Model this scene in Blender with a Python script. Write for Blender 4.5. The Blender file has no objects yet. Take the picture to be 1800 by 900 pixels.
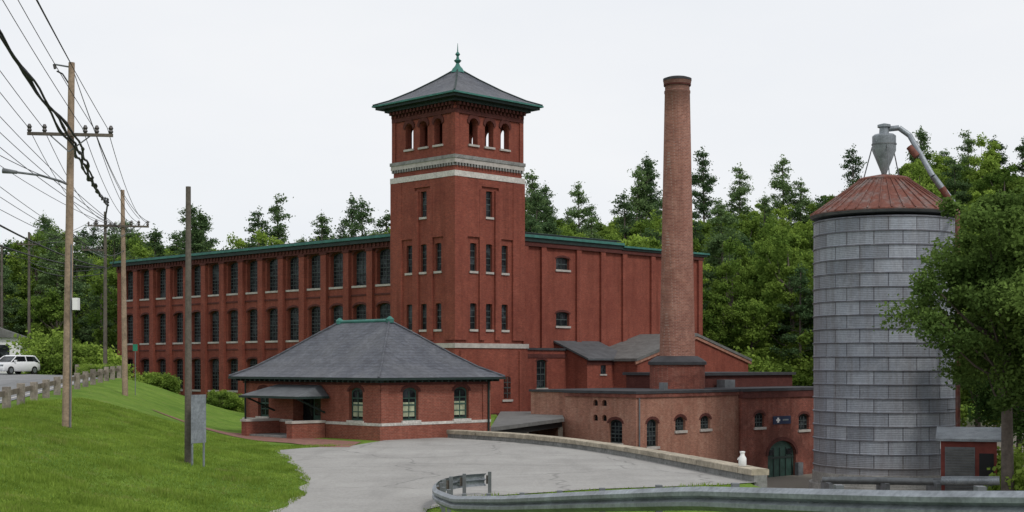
import bpy, bmesh, math, random
import numpy as np
from mathutils import Vector, Matrix
random.seed(7); rng=np.random.default_rng(7)
S=bpy.context.scene
CZ=3.8
def at(px,d,py=None):
    x=(px-900)/2500*d
    return (x,d) if py is None else (x,d,CZ+(640-py)/2500*d)
# ------------------------------------------------------------ materials
def newmat(name):
    m=bpy.data.materials.new(name); m.use_nodes=True
    nt=m.node_tree; b=nt.nodes['Principled BSDF']
    return m,nt,b
def N(nt,t,**k):
    n=nt.nodes.new(t)
    for a,v in k.items(): setattr(n,a,v)
    return n
def mixc(nt,fac,a,b,bt='MIX'):
    n=N(nt,'ShaderNodeMix',data_type='RGBA',blend_type=bt)
    for i,v in ((0,fac),(6,a),(7,b)):
        if isinstance(v,bpy.types.NodeSocket): nt.links.new(v,n.inputs[i])
        else: n.inputs[i].default_value = v if i==0 else (*v,1) if len(v)==3 else v
    return n.outputs[2]
def noise(nt,vec,scale,detail=4,rough=.6):
    n=N(nt,'ShaderNodeTexNoise'); n.inputs['Scale'].default_value=scale
    n.inputs['Detail'].default_value=detail; n.inputs['Roughness'].default_value=rough
    if vec is not None: nt.links.new(vec,n.inputs['Vector'])
    return n.outputs['Fac']
def ramp(nt,s,a,b):
    n=N(nt,'ShaderNodeMapRange'); n.inputs[1].default_value=a; n.inputs[2].default_value=b
    nt.links.new(s,n.inputs[0]); return n.outputs[0]
def mul(nt,s,k):
    n=N(nt,'ShaderNodeMath',operation='MULTIPLY'); nt.links.new(s,n.inputs[0]); n.inputs[1].default_value=k; return n.outputs[0]
def sc(c,k): return tuple(min(1,x*k) for x in c)
def simple(name,col,rough=.8,var=.25,scale=3.0,metal=0,bump=0.0,spec=.3,fine=0):
    m,nt,b=newmat(name); tc=N(nt,'ShaderNodeTexCoord')
    f=ramp(nt,noise(nt,tc.outputs['Object'],scale),.3,.7)
    c=mixc(nt,f,sc(col,1-var),sc(col,1+var))
    if fine:
        f2=ramp(nt,noise(nt,tc.outputs['Object'],fine,2),.3,.7)
        c=mixc(nt,f2,c,mixc(nt,.35,c,(0,0,0)))
    nt.links.new(c,b.inputs['Base Color']); b.inputs['Roughness'].default_value=rough
    b.inputs['Metallic'].default_value=metal; b.inputs['Specular IOR Level'].default_value=spec
    return m
def brickmat(name,c1,c2,mortar,bw=.22,bh=.075,ms=.006,patch=.5,patchcol=None,rough=.9,stain=.35,slope=1.0,mott=.5,light=None,fade=None):
    m,nt,b=newmat(name); tc=N(nt,'ShaderNodeTexCoord'); O=tc.outputs['Object']
    sp=N(nt,'ShaderNodeSeparateXYZ'); nt.links.new(O,sp.inputs[0])
    ad=N(nt,'ShaderNodeMath',operation='ADD'); nt.links.new(sp.outputs[0],ad.inputs[0]); nt.links.new(sp.outputs[1],ad.inputs[1])
    cb=N(nt,'ShaderNodeCombineXYZ'); nt.links.new(ad.outputs[0],cb.inputs[0]); nt.links.new(mul(nt,sp.outputs[2],slope),cb.inputs[1])
    br=N(nt,'ShaderNodeTexBrick'); nt.links.new(cb.outputs[0],br.inputs['Vector'])
    br.inputs['Scale'].default_value=1; br.inputs['Brick Width'].default_value=bw; br.inputs['Row Height'].default_value=bh
    br.inputs['Mortar Size'].default_value=ms; br.inputs['Color1'].default_value=(*c1,1); br.inputs['Color2'].default_value=(*c2,1)
    br.inputs['Mortar'].default_value=(*mortar,1)
    c=br.outputs['Color']
    pc=patchcol or sc(c1,.6)
    c=mixc(nt,mul(nt,ramp(nt,noise(nt,O,.35,6,.7),.42,.62),patch),c,pc)
    lc=light or tuple(min(1,x*1.25+.02) for x in c1)
    c=mixc(nt,mul(nt,ramp(nt,noise(nt,O,1.3,6,.75),.5,.72),mott),c,lc)
    mp=N(nt,'ShaderNodeMapping'); mp.inputs['Scale'].default_value=(1.6,1.6,.1); nt.links.new(O,mp.inputs[0])
    c=mixc(nt,mul(nt,ramp(nt,noise(nt,mp.outputs[0],1.0,5,.7),.48,.72),stain),c,sc(c1,.35))
    mp=N(nt,'ShaderNodeMapping'); mp.inputs['Scale'].default_value=(1,1,3.0); nt.links.new(O,mp.inputs[0])
    c=mixc(nt,ramp(nt,noise(nt,mp.outputs[0],4.5,3,.8),.36,.64),mixc(nt,.36,c,(.02,.01,.01)),c)
    if fade: c=mixc(nt,mul(nt,ramp(nt,sp.outputs[2],fade[0],fade[1]),.6),c,(.05,.035,.03))
    nt.links.new(c,b.inputs['Base Color']); b.inputs['Roughness'].default_value=rough; b.inputs['Specular IOR Level'].default_value=.2
    return m
M={}
M['brick']=brickmat('brick_red',(.31,.076,.047),(.235,.056,.037),(.26,.14,.11),patchcol=(.18,.045,.032),stain=.5,mott=.5,light=(.38,.12,.08))
M['brickd']=brickmat('brick_dark',(.13,.038,.03),(.10,.03,.025),(.10,.055,.05))
M['brickg']=brickmat('brick_gatehouse',(.33,.097,.065),(.25,.073,.05),(.34,.22,.17),stain=.25,mott=.5,light=(.4,.16,.11))
M['brickp']=brickmat('brick_weathered',(.46,.22,.15),(.36,.16,.11),(.42,.31,.25),patch=.45,patchcol=(.28,.11,.075),stain=.5,mott=.65,light=(.52,.33,.245))
M['bricke']=brickmat('brick_sooty',(.31,.085,.058),(.2,.06,.045),(.3,.19,.15),patch=.8,patchcol=(.12,.045,.035),stain=.6,mott=.6,light=(.42,.2,.15))
M['brickc']=brickmat('brick_chimney',(.40,.17,.12),(.26,.095,.07),(.42,.30,.25),bw=.3,bh=.1,ms=.014,patch=.5,stain=.35,mott=.75,light=(.48,.27,.205),fade=(21.0,23.6))
M['slate']=brickmat('slate',(.115,.125,.15),(.075,.082,.10),(.045,.05,.06),bw=.4,bh=.17,ms=.012,patch=.5,patchcol=(.14,.145,.155),rough=.55,stain=.35,slope=1.2,light=(.19,.2,.22),mott=.6)
M['stone']=simple('stone_trim',(.42,.39,.36),.85,.2,2)
M['white']=simple('white_trim',(.62,.59,.55),.8,.15,2,fine=9)
M['stoneg']=simple('stone_grey',(.27,.27,.26),.85,.3,2,fine=10)
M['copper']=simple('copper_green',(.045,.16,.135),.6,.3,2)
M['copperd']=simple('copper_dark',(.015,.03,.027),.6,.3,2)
M['frame']=simple('frame_green',(.025,.04,.036),.5,.2,3)
M['muntin']=simple('muntin',(.06,.075,.075),.6,.25,3)
M['roofd']=simple('roof_membrane',(.045,.045,.05),.8,.3,1)
M['roofg']=simple('roof_grey',(.10,.107,.115),.6,.25,1.5,fine=6)
M['roofl']=simple('roof_light',(.16,.16,.155),.7,.25,1.5,fine=6)
M['wood']=simple('pole_wood',(.34,.25,.18),.9,.35,1.2,fine=12)
M['woodg']=simple('pole_wood_grey',(.14,.12,.10),.9,.3,1.2,fine=12)
M['woodrail']=simple('rail_wood',(.20,.165,.13),.9,.35,2,fine=10)
M['woodpost']=simple('post_wood',(.30,.26,.22),.9,.35,2,fine=10)
M['galv']=simple('galvanised',(.30,.33,.36),.45,.3,1.5,metal=.5,spec=.5,fine=14)
M['galvd']=simple('galvanised_dark',(.16,.17,.18),.6,.3,2,metal=.3)
M['black']=simple('black',(.012,.012,.014),.5,.2,3)
M['dark']=simple('shade_black',(.01,.01,.01),.9,.2,3)  # near-black that paints shade inside vent holes and under the dock canopy
M['wire']=simple('cable',(.03,.032,.036),.6,.1,3)
M['ceramic']=simple('insulator',(.06,.055,.055),.3,.1,3)
M['conc']=simple('concrete',(.34,.33,.31),.9,.25,1.0,fine=9)
M['coping']=simple('parapet_stone',(.43,.375,.29),.9,.35,1.3,fine=7)
M['carp']=simple('car_paint',(.75,.76,.78),.25,.03,1,spec=.6)
M['tyre']=simple('tyre',(.02,.02,.02),.9,.1,5)
M['whitep']=simple('white_paint',(.75,.75,.74),.5,.08,3)
M['blue']=simple('blue_plastic',(.02,.06,.25),.4,.1,3)
M['signb']=simple('sign_blue',(.02,.03,.07),.4,.1,3)
M['doorg']=simple('door_green',(.04,.085,.068),.6,.3,3)
M['bricks_path']=simple('path_brick',(.26,.13,.10),.9,.25,2,fine=15)
M['redbox']=simple('shed_red',(.19,.045,.035),.7,.25,2)
M['signg']=simple('sign_green',(.02,.2,.12),.5,.1,3)
M['curtain']=simple('curtain',(.34,.37,.25),.8,.3,4)
g,nt,b=newmat('glass'); b.inputs['Base Color'].default_value=(.012,.014,.016,1); b.inputs['Roughness'].default_value=.22; b.inputs['Specular IOR Level'].default_value=.14
tc=N(nt,'ShaderNodeTexCoord'); bp=N(nt,'ShaderNodeBump'); bp.inputs['Strength'].default_value=.4; bp.inputs['Distance'].default_value=.1
nt.links.new(noise(nt,tc.outputs['Object'],2.2,2),bp.inputs['Height']); nt.links.new(bp.outputs[0],b.inputs['Normal'])
nt.links.new(mixc(nt,ramp(nt,noise(nt,tc.outputs['Object'],1.1,3),.5,.7),(.008,.01,.012),(.06,.07,.078)),b.inputs['Base Color']); M['glass']=g
m,nt,b=newmat('rusted_metal'); tc=N(nt,'ShaderNodeTexCoord'); f=ramp(nt,noise(nt,tc.outputs['Object'],.9,6,.7),.48,.66)
c=mixc(nt,f,(.17,.055,.035),(.2,.17,.16)); f2=ramp(nt,noise(nt,tc.outputs['Object'],5,4),.4,.6); c=mixc(nt,f2,c,mixc(nt,.5,c,(.07,.02,.015)))
nt.links.new(c,b.inputs['Base Color']); b.inputs['Roughness'].default_value=.75; M['rust']=m
# silo
m,nt,b=newmat('silo_steel'); tc=N(nt,'ShaderNodeTexCoord'); sp=N(nt,'ShaderNodeSeparateXYZ'); nt.links.new(tc.outputs['Object'],sp.inputs[0])
a=N(nt,'ShaderNodeMath',operation='ARCTAN2'); nt.links.new(sp.outputs[1],a.inputs[0]); nt.links.new(sp.outputs[0],a.inputs[1])
az_=N(nt,'ShaderNodeMath',operation='ADD'); nt.links.new(sp.outputs[2],az_.inputs[0]); az_.inputs[1].default_value=3.2+.035
cb=N(nt,'ShaderNodeCombineXYZ'); nt.links.new(mul(nt,a.outputs[0],4.27),cb.inputs[0]); nt.links.new(az_.outputs[0],cb.inputs[1])
br=N(nt,'ShaderNodeTexBrick'); nt.links.new(cb.outputs[0],br.inputs['Vector']); br.inputs['Scale'].default_value=1
br.inputs['Brick Width'].default_value=1.677; br.inputs['Row Height'].default_value=.83; br.inputs['Mortar Size'].default_value=.036; br.inputs['Mortar Smooth'].default_value=.15; br.inputs['Bias'].default_value=-.1
br.inputs['Color1'].default_value=(.34,.37,.42,1); br.inputs['Color2'].default_value=(.19,.21,.245,1); br.inputs['Mortar'].default_value=(.095,.10,.12,1)
mp=N(nt,'ShaderNodeMapping'); mp.inputs['Scale'].default_value=(2,2,.15); nt.links.new(tc.outputs['Object'],mp.inputs[0])
c=mixc(nt,mul(nt,ramp(nt,noise(nt,mp.outputs[0],1.2,6,.7),.42,.66),.8),br.outputs['Color'],mixc(nt,.5,br.outputs['Color'],(.12,.10,.09)))
c=mixc(nt,mul(nt,ramp(nt,noise(nt,tc.outputs['Object'],.9,6,.78),.52,.68),.4),c,(.40,.42,.45))
c=mixc(nt,ramp(nt,noise(nt,tc.outputs['Object'],7,3,.8),.35,.6),mixc(nt,.22,c,(.03,.03,.03)),c)
c=mixc(nt,mul(nt,ramp(nt,sp.outputs[2],-1.6,-3.2),.5),c,(.2,.16,.13))
wv=N(nt,'ShaderNodeTexWave',wave_type='BANDS',bands_direction='Z'); nt.links.new(tc.outputs['Object'],wv.inputs[0]); wv.inputs['Scale'].default_value=3.0
bp=N(nt,'ShaderNodeBump'); bp.inputs['Strength'].default_value=.35; bp.inputs['Distance'].default_value=.02; nt.links.new(wv.outputs['Fac'],bp.inputs['Height'])
nt.links.new(bp.outputs[0],b.inputs['Normal'])
nt.links.new(c,b.inputs['Base Color']); b.inputs['Roughness'].default_value=.6; b.inputs['Metallic'].default_value=.25; M['silo']=m
def pave(name,c1,c2):
    m,nt,b=newmat(name); ge=N(nt,'ShaderNodeNewGeometry'); p=ge.outputs['Position']
    c=mixc(nt,ramp(nt,noise(nt,p,.22,5,.7),.35,.65),c1,c2)
    mp=N(nt,'ShaderNodeMapping'); mp.inputs['Rotation'].default_value=(0,0,.25); mp.inputs['Scale'].default_value=(.9,.1,1); nt.links.new(p,mp.inputs[0])
    c=mixc(nt,mul(nt,ramp(nt,noise(nt,mp.outputs[0],1.0,4,.6),.5,.7),.35),c,sc(c1,.7))
    c=mixc(nt,ramp(nt,noise(nt,p,11,4,.8),.3,.7),mixc(nt,.3,c,(0,0,0)),c)
    vo=N(nt,'ShaderNodeTexVoronoi',feature='DISTANCE_TO_EDGE'); vo.inputs['Scale'].default_value=.16
    mm=N(nt,'ShaderNodeVectorMath',operation='ADD'); nn=N(nt,'ShaderNodeTexNoise'); nn.inputs['Scale'].default_value=.8; nt.links.new(p,nn.inputs['Vector'])
    nt.links.new(p,mm.inputs[0]); nt.links.new(nn.outputs['Color'],mm.inputs[1]); nt.links.new(mm.outputs[0],vo.inputs['Vector'])
    c=mixc(nt,ramp(nt,vo.outputs['Distance'],0.0,.012),mixc(nt,.4,c,(.05,.05,.05)),c)
    nt.links.new(c,b.inputs['Base Color']); b.inputs['Roughness'].default_value=.9; b.inputs['Specular IOR Level'].default_value=.2; return m
M['drive']=pave('driveway_asphalt',(.32,.31,.295),(.41,.40,.38))
M['road']=pave('road_asphalt',(.22,.225,.23),(.30,.30,.305))
m,nt,b=newmat('ground_grass'); ge=N(nt,'ShaderNodeNewGeometry'); p=ge.outputs['Position']
c=mixc(nt,ramp(nt,noise(nt,p,.35,5,.65),.35,.65),(.12,.22,.03),(.2,.31,.05))
c=mixc(nt,ramp(nt,noise(nt,p,2.5,4,.7),.35,.68),mixc(nt,.4,c,(.03,.07,.01)),c)
c=mixc(nt,mul(nt,ramp(nt,noise(nt,p,.9,5,.8),.56,.70),.7),c,(.24,.24,.085))
sp=N(nt,'ShaderNodeSeparateXYZ'); nt.links.new(p,sp.inputs[0])
c=mixc(nt,ramp(nt,sp.outputs[2],-.6,-1.6),c,(.22,.2,.17))
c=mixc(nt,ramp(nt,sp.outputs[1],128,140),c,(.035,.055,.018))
nt.links.new(c,b.inputs['Base Color']); b.inputs['Roughness'].default_value=1; b.inputs['Specular IOR Level'].default_value=.1
bp=N(nt,'ShaderNodeBump'); bp.inputs['Strength'].default_value=.8; bp.inputs['Distance'].default_value=.12; nt.links.new(noise(nt,p,6,5,.85),bp.inputs['Height']); nt.links.new(bp.outputs[0],b.inputs['Normal'])
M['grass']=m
def leafmat(name,dark,light,posvar=False):
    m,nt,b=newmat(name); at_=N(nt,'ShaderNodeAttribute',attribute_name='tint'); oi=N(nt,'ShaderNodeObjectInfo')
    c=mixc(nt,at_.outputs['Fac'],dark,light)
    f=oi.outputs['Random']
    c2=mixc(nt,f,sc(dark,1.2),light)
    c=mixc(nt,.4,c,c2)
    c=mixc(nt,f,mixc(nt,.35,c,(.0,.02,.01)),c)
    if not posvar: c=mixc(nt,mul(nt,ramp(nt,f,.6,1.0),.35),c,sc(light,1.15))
    if posvar:
        ge=N(nt,'ShaderNodeNewGeometry'); p=ge.outputs['Position']
        mp=N(nt,'ShaderNodeMapping'); mp.inputs['Rotation'].default_value=(0,0,-.35); mp.inputs['Scale'].default_value=(1.2,.16,1); nt.links.new(p,mp.inputs[0])
        c=mixc(nt,mul(nt,ramp(nt,noise(nt,mp.outputs[0],1.0,4,.6),.42,.6),.55),c,mixc(nt,.5,c,(.05,.1,.01)))
        c=mixc(nt,ramp(nt,noise(nt,p,.6,6,.8),.38,.60),mixc(nt,.5,c,(.05,.1,.01)),c)
        c=mixc(nt,mul(nt,ramp(nt,noise(nt,p,.9,5,.8),.55,.70),.7),c,(.31,.30,.11))
    df=N(nt,'ShaderNodeBsdfDiffuse'); tr=N(nt,'ShaderNodeBsdfTranslucent'); mx=N(nt,'ShaderNodeMixShader'); mx.inputs[0].default_value=.38
    nt.links.new(c,df.inputs[0]); nt.links.new(c,tr.inputs[0]); nt.links.new(df.outputs[0],mx.inputs[1]); nt.links.new(tr.outputs[0],mx.inputs[2])
    nt.links.new(mx.outputs[0],nt.nodes['Material Output'].inputs[0]); return m
M['leaf']=leafmat('foliage',(.09,.165,.03),(.33,.45,.085))  # forest greens lightened, distance haze put into the colour
M['leafn']=leafmat('foliage_near',(.05,.10,.028),(.18,.27,.065))
M['pine']=leafmat('foliage_pine',(.075,.135,.06),(.2,.29,.115))  # pine greens lightened the same way to paint in haze
M['blade']=leafmat('grass_blades',(.18,.29,.035),(.39,.51,.10),True)
M['bark']=simple('bark',(.12,.10,.085),.95,.3,4)
# ------------------------------------------------------------ builders
class MB:
    def __init__(s): s.v=[];s.f=[];s.m=[];s.mats=[]
    def mi(s,k):
        if k not in s.mats: s.mats.append(k)
        return s.mats.index(k)
    def add(s,vs,fs,k):
        o=len(s.v); i=s.mi(k); s.v+= [tuple(v) for v in vs]
        for f in fs: s.f.append(tuple(o+j for j in f)); s.m.append(i)
    def box(s,x0,x1,y0,y1,z0,z1,k):
        s.add([(x0,y0,z0),(x1,y0,z0),(x1,y1,z0),(x0,y1,z0),(x0,y0,z1),(x1,y0,z1),(x1,y1,z1),(x0,y1,z1)],
              [(3,2,1,0),(4,5,6,7),(0,1,5,4),(1,2,6,5),(2,3,7,6),(3,0,4,7)],k)
    def prism(s,out,F,d0,d1,k):
        n=len(out); vs=[F(a,z,d0) for a,z in out]+[F(a,z,d1) for a,z in out]
        s.add(vs,[tuple(range(n)),tuple(range(2*n-1,n-1,-1))]+[(i,i+n,(i+1)%n+n,(i+1)%n) for i in range(n)],k)
    def tube(s,p0,p1,r0,r1,k,n=12,caps=True):
        p0=Vector(p0);p1=Vector(p1);d=(p1-p0).normalized(); u=d.orthogonal().normalized(); w=d.cross(u)
        vs=[]
        for p,r in((p0,r0),(p1,r1)):
            for i in range(n):
                t=2*math.pi*i/n; vs.append(p+u*r*math.cos(t)+w*r*math.sin(t))
        fs=[(i,(i+1)%n,(i+1)%n+n,i+n) for i in range(n)]
        if caps: fs+=[tuple(range(n-1,-1,-1)),tuple(range(n,2*n))]
        s.add(vs,fs,k)
    def lathe(s,prof,k,n=32,c=(0,0),rot=0):
        vs=[];fs=[]
        for r,z in prof:
            for i in range(n):
                t=2*math.pi*i/n+rot; vs.append((c[0]+r*math.cos(t),c[1]+r*math.sin(t),z))
        for j in range(len(prof)-1):
            for i in range(n): fs.append((j*n+i,j*n+(i+1)%n,(j+1)*n+(i+1)%n,(j+1)*n+i))
        fs+=[tuple(range(n-1,-1,-1)),tuple((len(prof)-1)*n+i for i in range(n))]
        s.add(vs,fs,k)
    def path(s,pts,r,k,n=8):
        for a,b in zip(pts,pts[1:]): s.tube(a,b,r,r,k,n)
    def build(s,name,parent=None,smooth=False,recalc=True,bevel=0):
        me=bpy.data.meshes.new(name); me.from_pydata(s.v,[],s.f)
        for k in s.mats: me.materials.append(M[k])
        me.polygons.foreach_set('material_index',s.m)
        if recalc:
            bm=bmesh.new(); bm.from_mesh(me); bmesh.ops.recalc_face_normals(bm,faces=bm.faces); bm.to_mesh(me); bm.free()
        if smooth:
            me.polygons.foreach_set('use_smooth',[True]*len(me.polygons))
            try: me.set_sharp_from_angle(angle=math.radians(40))
            except Exception: pass
        ob=bpy.data.objects.new(name,me); S.collection.objects.link(ob)
        if parent: ob.parent=parent
        if bevel:
            bv=ob.modifiers.new('b','BEVEL'); bv.width=bevel; bv.segments=2
        return ob
def empty(name,loc=(0,0,0),rz=0):
    e=bpy.data.objects.new(name,None); e.location=loc; e.rotation_euler=(0,0,rz); S.collection.objects.link(e); e.empty_display_size=.5; return e
def Fm(face,plane):
    return (lambda a,z,d:(plane+d,a,z)) if face=='L' else (lambda a,z,d:(a,plane+d,z))
def arch(a,w,z0,z1,rise,n=8):
    o=[(a-w/2,z0),(a+w/2,z0),(a+w/2,z1-rise)]
    if rise>0:
        for i in range(1,n): o.append((a+w/2*math.cos(math.pi*i/n),z1-rise+rise*math.sin(math.pi*i/n)))
    o.append((a-w/2,z1-rise)); return o
def cut(ob,mb):
    c=mb.build('cutter'); md=ob.modifiers.new('c','BOOLEAN'); md.operation='DIFFERENCE'; md.solver='EXACT'; md.object=c
    dg=bpy.context.evaluated_depsgraph_get(); dg.update()
    me=bpy.data.meshes.new_from_object(ob.evaluated_get(dg)); ob.modifiers.clear(); ob.data=me
    bpy.data.objects.remove(c)
def bars(mb,F,a,w,z0,z1,d,nx,nz,t,k,dp=.03):
    def bx(a0,a1,b0,b1):
        p=F(a0,b0,d); q=F(a1,b1,d+dp); mb.box(min(p[0],q[0]),max(p[0],q[0]),min(p[1],q[1]),max(p[1],q[1]),b0,b1,k)
    for i in range(1,nx): x=a-w/2+w*i/nx; bx(x-t/2,x+t/2,z0,z1)
    for j in range(1,nz): z=z0+(z1-z0)*j/nz; tt=t*1.6 if j==nz//2 else t; bx(a-w/2,a+w/2,z-tt/2,z+tt/2)
def window(parent,face,plane,a,w,z0,z1,rise,nx,nz,dep=.3,t=.045,fr='frame',sill='stone',fw=.09,lint='brickd',mk='muntin',curtain=False):
    F=Fm(face,plane); mb=MB()
    mb.prism(arch(a,w-.01,z0+.005,z1-.005,rise),F,dep-.08,dep-.01,fr)
    mb.prism(arch(a,w-2*fw,z0+fw,z1-fw,rise),F,dep-.1,dep-.082,'glass')
    bars(mb,F,a,w-2*fw,z0+fw,z1-fw-rise*.45,dep-.13,nx,nz,t,mk,.028)
    if curtain:
        mb.prism(arch(a,w-2*fw-.1,z0+.2,z0+(z1-z0)*.55,0),F,dep-.108,dep-.101,'curtain')
    if sill:
        p=F(a-w/2-.1,0,-.1);q=F(a+w/2+.1,0,dep-.14)
        mb.box(min(p[0],q[0]),max(p[0],q[0]),min(p[1],q[1]),max(p[1],q[1]),z0-.16,z0+.003,sill)
    if lint:
        A=arch(a,w+.3,z1-rise,z1+.18,rise+.18)[2:]; B=arch(a,w,z1-rise,z1,rise)[2:]
        for i in range(len(A)-1): mb.prism([A[i],A[i+1],B[i+1],B[i]],F,-.025,.02,lint)
    return mb.build('window',parent)
def fbox(mb,F,a0,a1,d0,d1,z0,z1,k):
    p=F(a0,z0,d0);q=F(a1,z1,d1); mb.box(min(p[0],q[0]),max(p[0],q[0]),min(p[1],q[1]),max(p[1],q[1]),z0,z1,k)
R45=math.radians(45)
# ------------------------------------------------------------ terrain
def I(x,a,b): return float(np.interp(x,a,b))
def sm(t): t=max(0,min(1,t)); return t*t*(3-2*t)
def rX(y): return I(y,[0,57,100,112,125,135,160],[-10.4,-20.4,-28,-33,-45,-62,-120])
def eX(y): return I(y,[15,30,36.5,41,46.3,52,58,63,70,80,100,117,135,150],[-5.2,-5.6,-6.1,-6.1,-6.75,-7.9,-9.3,-10.6,-12.5,-16,-18,-21,-36,-46])
def bX(y): return I(y,[10,12,15,20,30,40,45.7,51.6,58,64,68.8,73,76,110,118],[300,40,16,11,10,9,8,6.5,4.9,2.8,.3,-3.1,-.9,-.5,-.5])
def ground(x,y):
    h0=I(y,[8,13,17,21,25,29,33,36],[2.15,2.0,1.65,1.36,.92,.48,.1,0])
    z=h0; e=eX(y)
    if x<e:
        r=rX(y); zr=I(y,[8,30,57,100,117,150],[2.15,2.0,2.0,2.8,2.9,3.5])
        t=max(0,min(1,(e-x)/max(1,(e-r-.6)))); z=h0+(zr-h0)*(.45*t+.55*sm(t))
    else:
        b=bX(y)
        if x>b:
            w=I(y,[43,46],[5,.7]); zl=I(y,[108,140],[-4,2]); z=h0+(zl-h0)*max(0,min(1,(x-b)/w))
    if y<132: return z
    H=I(x,[-130,-74,-38,9,30,45,60,75,130],[6,7.5,10.5,10.5,14.5,15.5,20,21,22])+1.3*math.sin(x*.09+1)+.8*math.sin(x*.21)
    return z+H*sm((y-132)/100)
xs=np.concatenate([[-1500,-700,-350,-200,-130,-90],np.arange(-70,62,.8),[70,90,130,200,350,700,1500]])
ys=np.concatenate([[-600,-200,-60,-20],np.arange(-6,150,.8),[160,172,186,200,220,245,300,450,800,1600]])
vs=[(x,y,ground(x,y)) for y in ys for x in xs]; nx=len(xs)
fs=[(j*nx+i,j*nx+i+1,(j+1)*nx+i+1,(j+1)*nx+i) for j in range(len(ys)-1) for i in range(nx-1)]
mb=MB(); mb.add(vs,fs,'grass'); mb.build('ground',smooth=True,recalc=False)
def strip(name,rows,off,k,n=8):
    mb=MB(); vs=[];fs=[]
    for (xa,xb,y) in rows:
        for i in range(n+1):
            x=xa+(xb-xa)*i/n; vs.append((x,y,ground(x,y)+off))
    for j in range(len(rows)-1):
        for i in range(n): fs.append((j*(n+1)+i,j*(n+1)+i+1,(j+1)*(n+1)+i+1,(j+1)*(n+1)+i))
    mb.add(vs,fs,k); return mb.build(name,recalc=False,smooth=True)
def dR(y): return I(y,[15,29,33,37,40.5,43,44.5,45.5,51.6,58,64,68.8,73],[-1.6,-2.0,-2.2,-2.2,-1.0,2.5,6.5,7.85,6.35,4.75,2.65,.15,-3.3])
def dL(y):
    return eX(y) if y<62.5 else I(y,[62.5,64,66,69.6,70.6,73],[-10.2,-9.4,-7.4,-6.5,-6.3,-3.9])
strip('driveway',[(dL(y)+.12*math.sin(y*1.7)*(y<60),dR(y),y) for y in np.arange(9,73.01,.5)],.025,'drive',10)
strip('road',[(rX(y)-8.6*I(y,[0,100,125,150],[1,1.1,1.6,3]),rX(y)-.9,y) for y in np.arange(9.4,158,2)],.03,'road',4)
mb=MB(); mb.add([(-200,1,2.18),(200,1,2.18),(200,8.6,2.18),(-200,8.6,2.18)],[(0,1,2,3)],'road')
mb.build('road',recalc=False)
mb=MB();
for o in(4.65,4.85): mb.add([(-200,o,2.185),(200,o,2.185),(200,o+.1,2.185),(-200,o+.1,2.185)],[(0,1,2,3)],'white')
mb.build('road_marking',recalc=False)
strip('road_marking',[(rX(y)-1.45,rX(y)-1.3,y) for y in np.arange(14,118,2)],.036,'white',1)
strip('brick_path',[(I(y,[64.5,68,72,77],[-8.6,-10.6,-14.5,-19.5]),I(y,[64.5,69,78],[-7.4,-7.3,-15.2]),y) for y in np.arange(64.6,77.5,.4)],.03,'bricks_path',6)
# ------------------------------------------------------------ MILL
mill=empty('brick_mill',(-4.2,105,0),R45)
X0=2;L1=51.9
mb=MB(); mb.box(X0,32.2,2,L1,-5,13.55,'brick'); body=mb.build('walls')
cutm=MB(); wins=[10.55+3.03*i for i in range(14)]; rows=[(10.2,13.05),(5.85,8.7),(1.4,4.3)]
F=Fm('L',X0)
for a in wins:
    for z0,z1 in rows: cutm.prism(arch(a,1.8,z0,z1,.3),F,-.3,.45,'brick')
FR=Fm('R',2)
for z0,z1 in((11.5,12.5),(6.9,8.05)): cutm.prism(arch(13.8,1.6,z0,z1,.15),FR,-.3,.35,'brick')
cut(body,cutm); body.parent=mill
for a in wins:
    for z0,z1 in rows: window(mill,'L',X0,a,1.8,z0,z1,.3,4,8,dep=.43,t=.045,lint='brickd')
for z0,z1 in((11.5,12.5),(6.9,8.05)): window(mill,'R',2,13.8,1.6,z0,z1,.15,2,2,dep=.33)
mb=MB()
for i in range(15):
    a=10.55+3.03*(i-.5); fbox(mb,F,a-.36,a+.36,-.3,.05,-4,12.95,'brick'); fbox(mb,F,a-.44,a+.44,-.36,-.0,12.951,13.1,'brickd')
    fbox(mb,F,a-.40,a+.40,-.34,.0,-4,.9,'brickd')
fbox(mb,F,7.1,L1+.1,-.32,.05,13.1,13.62,'brickd')
for i in range(87): a=7.6+i*.51; fbox(mb,F,a,a+.2,-.42,-.3,13.25,13.55,'brickd')
for z in(9.35,5.05): fbox(mb,F,7.1,L1,-.06,.05,z,z+.14,'brickd')
for px in(9.3,11.4,15.6,18.6,21.4,25.2,29,31.9):
    fbox(mb,FR,px-.28,px+.28,-.22,.05,-4,13.6,'brick' )
    fbox(mb,FR,px+.281,px+.42,-.08,.05,-4,13.5,'brickd')  # dark strip along one flank paints the pilaster's shaded side
fbox(mb,FR,7.1,32.3,-.26,.05,13.2,13.64,'brickd')
mb.build('pilasters',mill)
mb=MB()
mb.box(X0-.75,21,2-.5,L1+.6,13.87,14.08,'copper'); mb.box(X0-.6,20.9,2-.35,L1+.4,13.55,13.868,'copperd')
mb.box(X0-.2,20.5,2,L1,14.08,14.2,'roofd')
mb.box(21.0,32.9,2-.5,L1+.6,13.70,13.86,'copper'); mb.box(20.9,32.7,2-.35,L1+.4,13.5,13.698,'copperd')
mb.tube((20.6,1.6,14.2),(9,1.6,14.2),.06,.06,'copperd',6)
mb.build('roof_eaves',mill)
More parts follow.
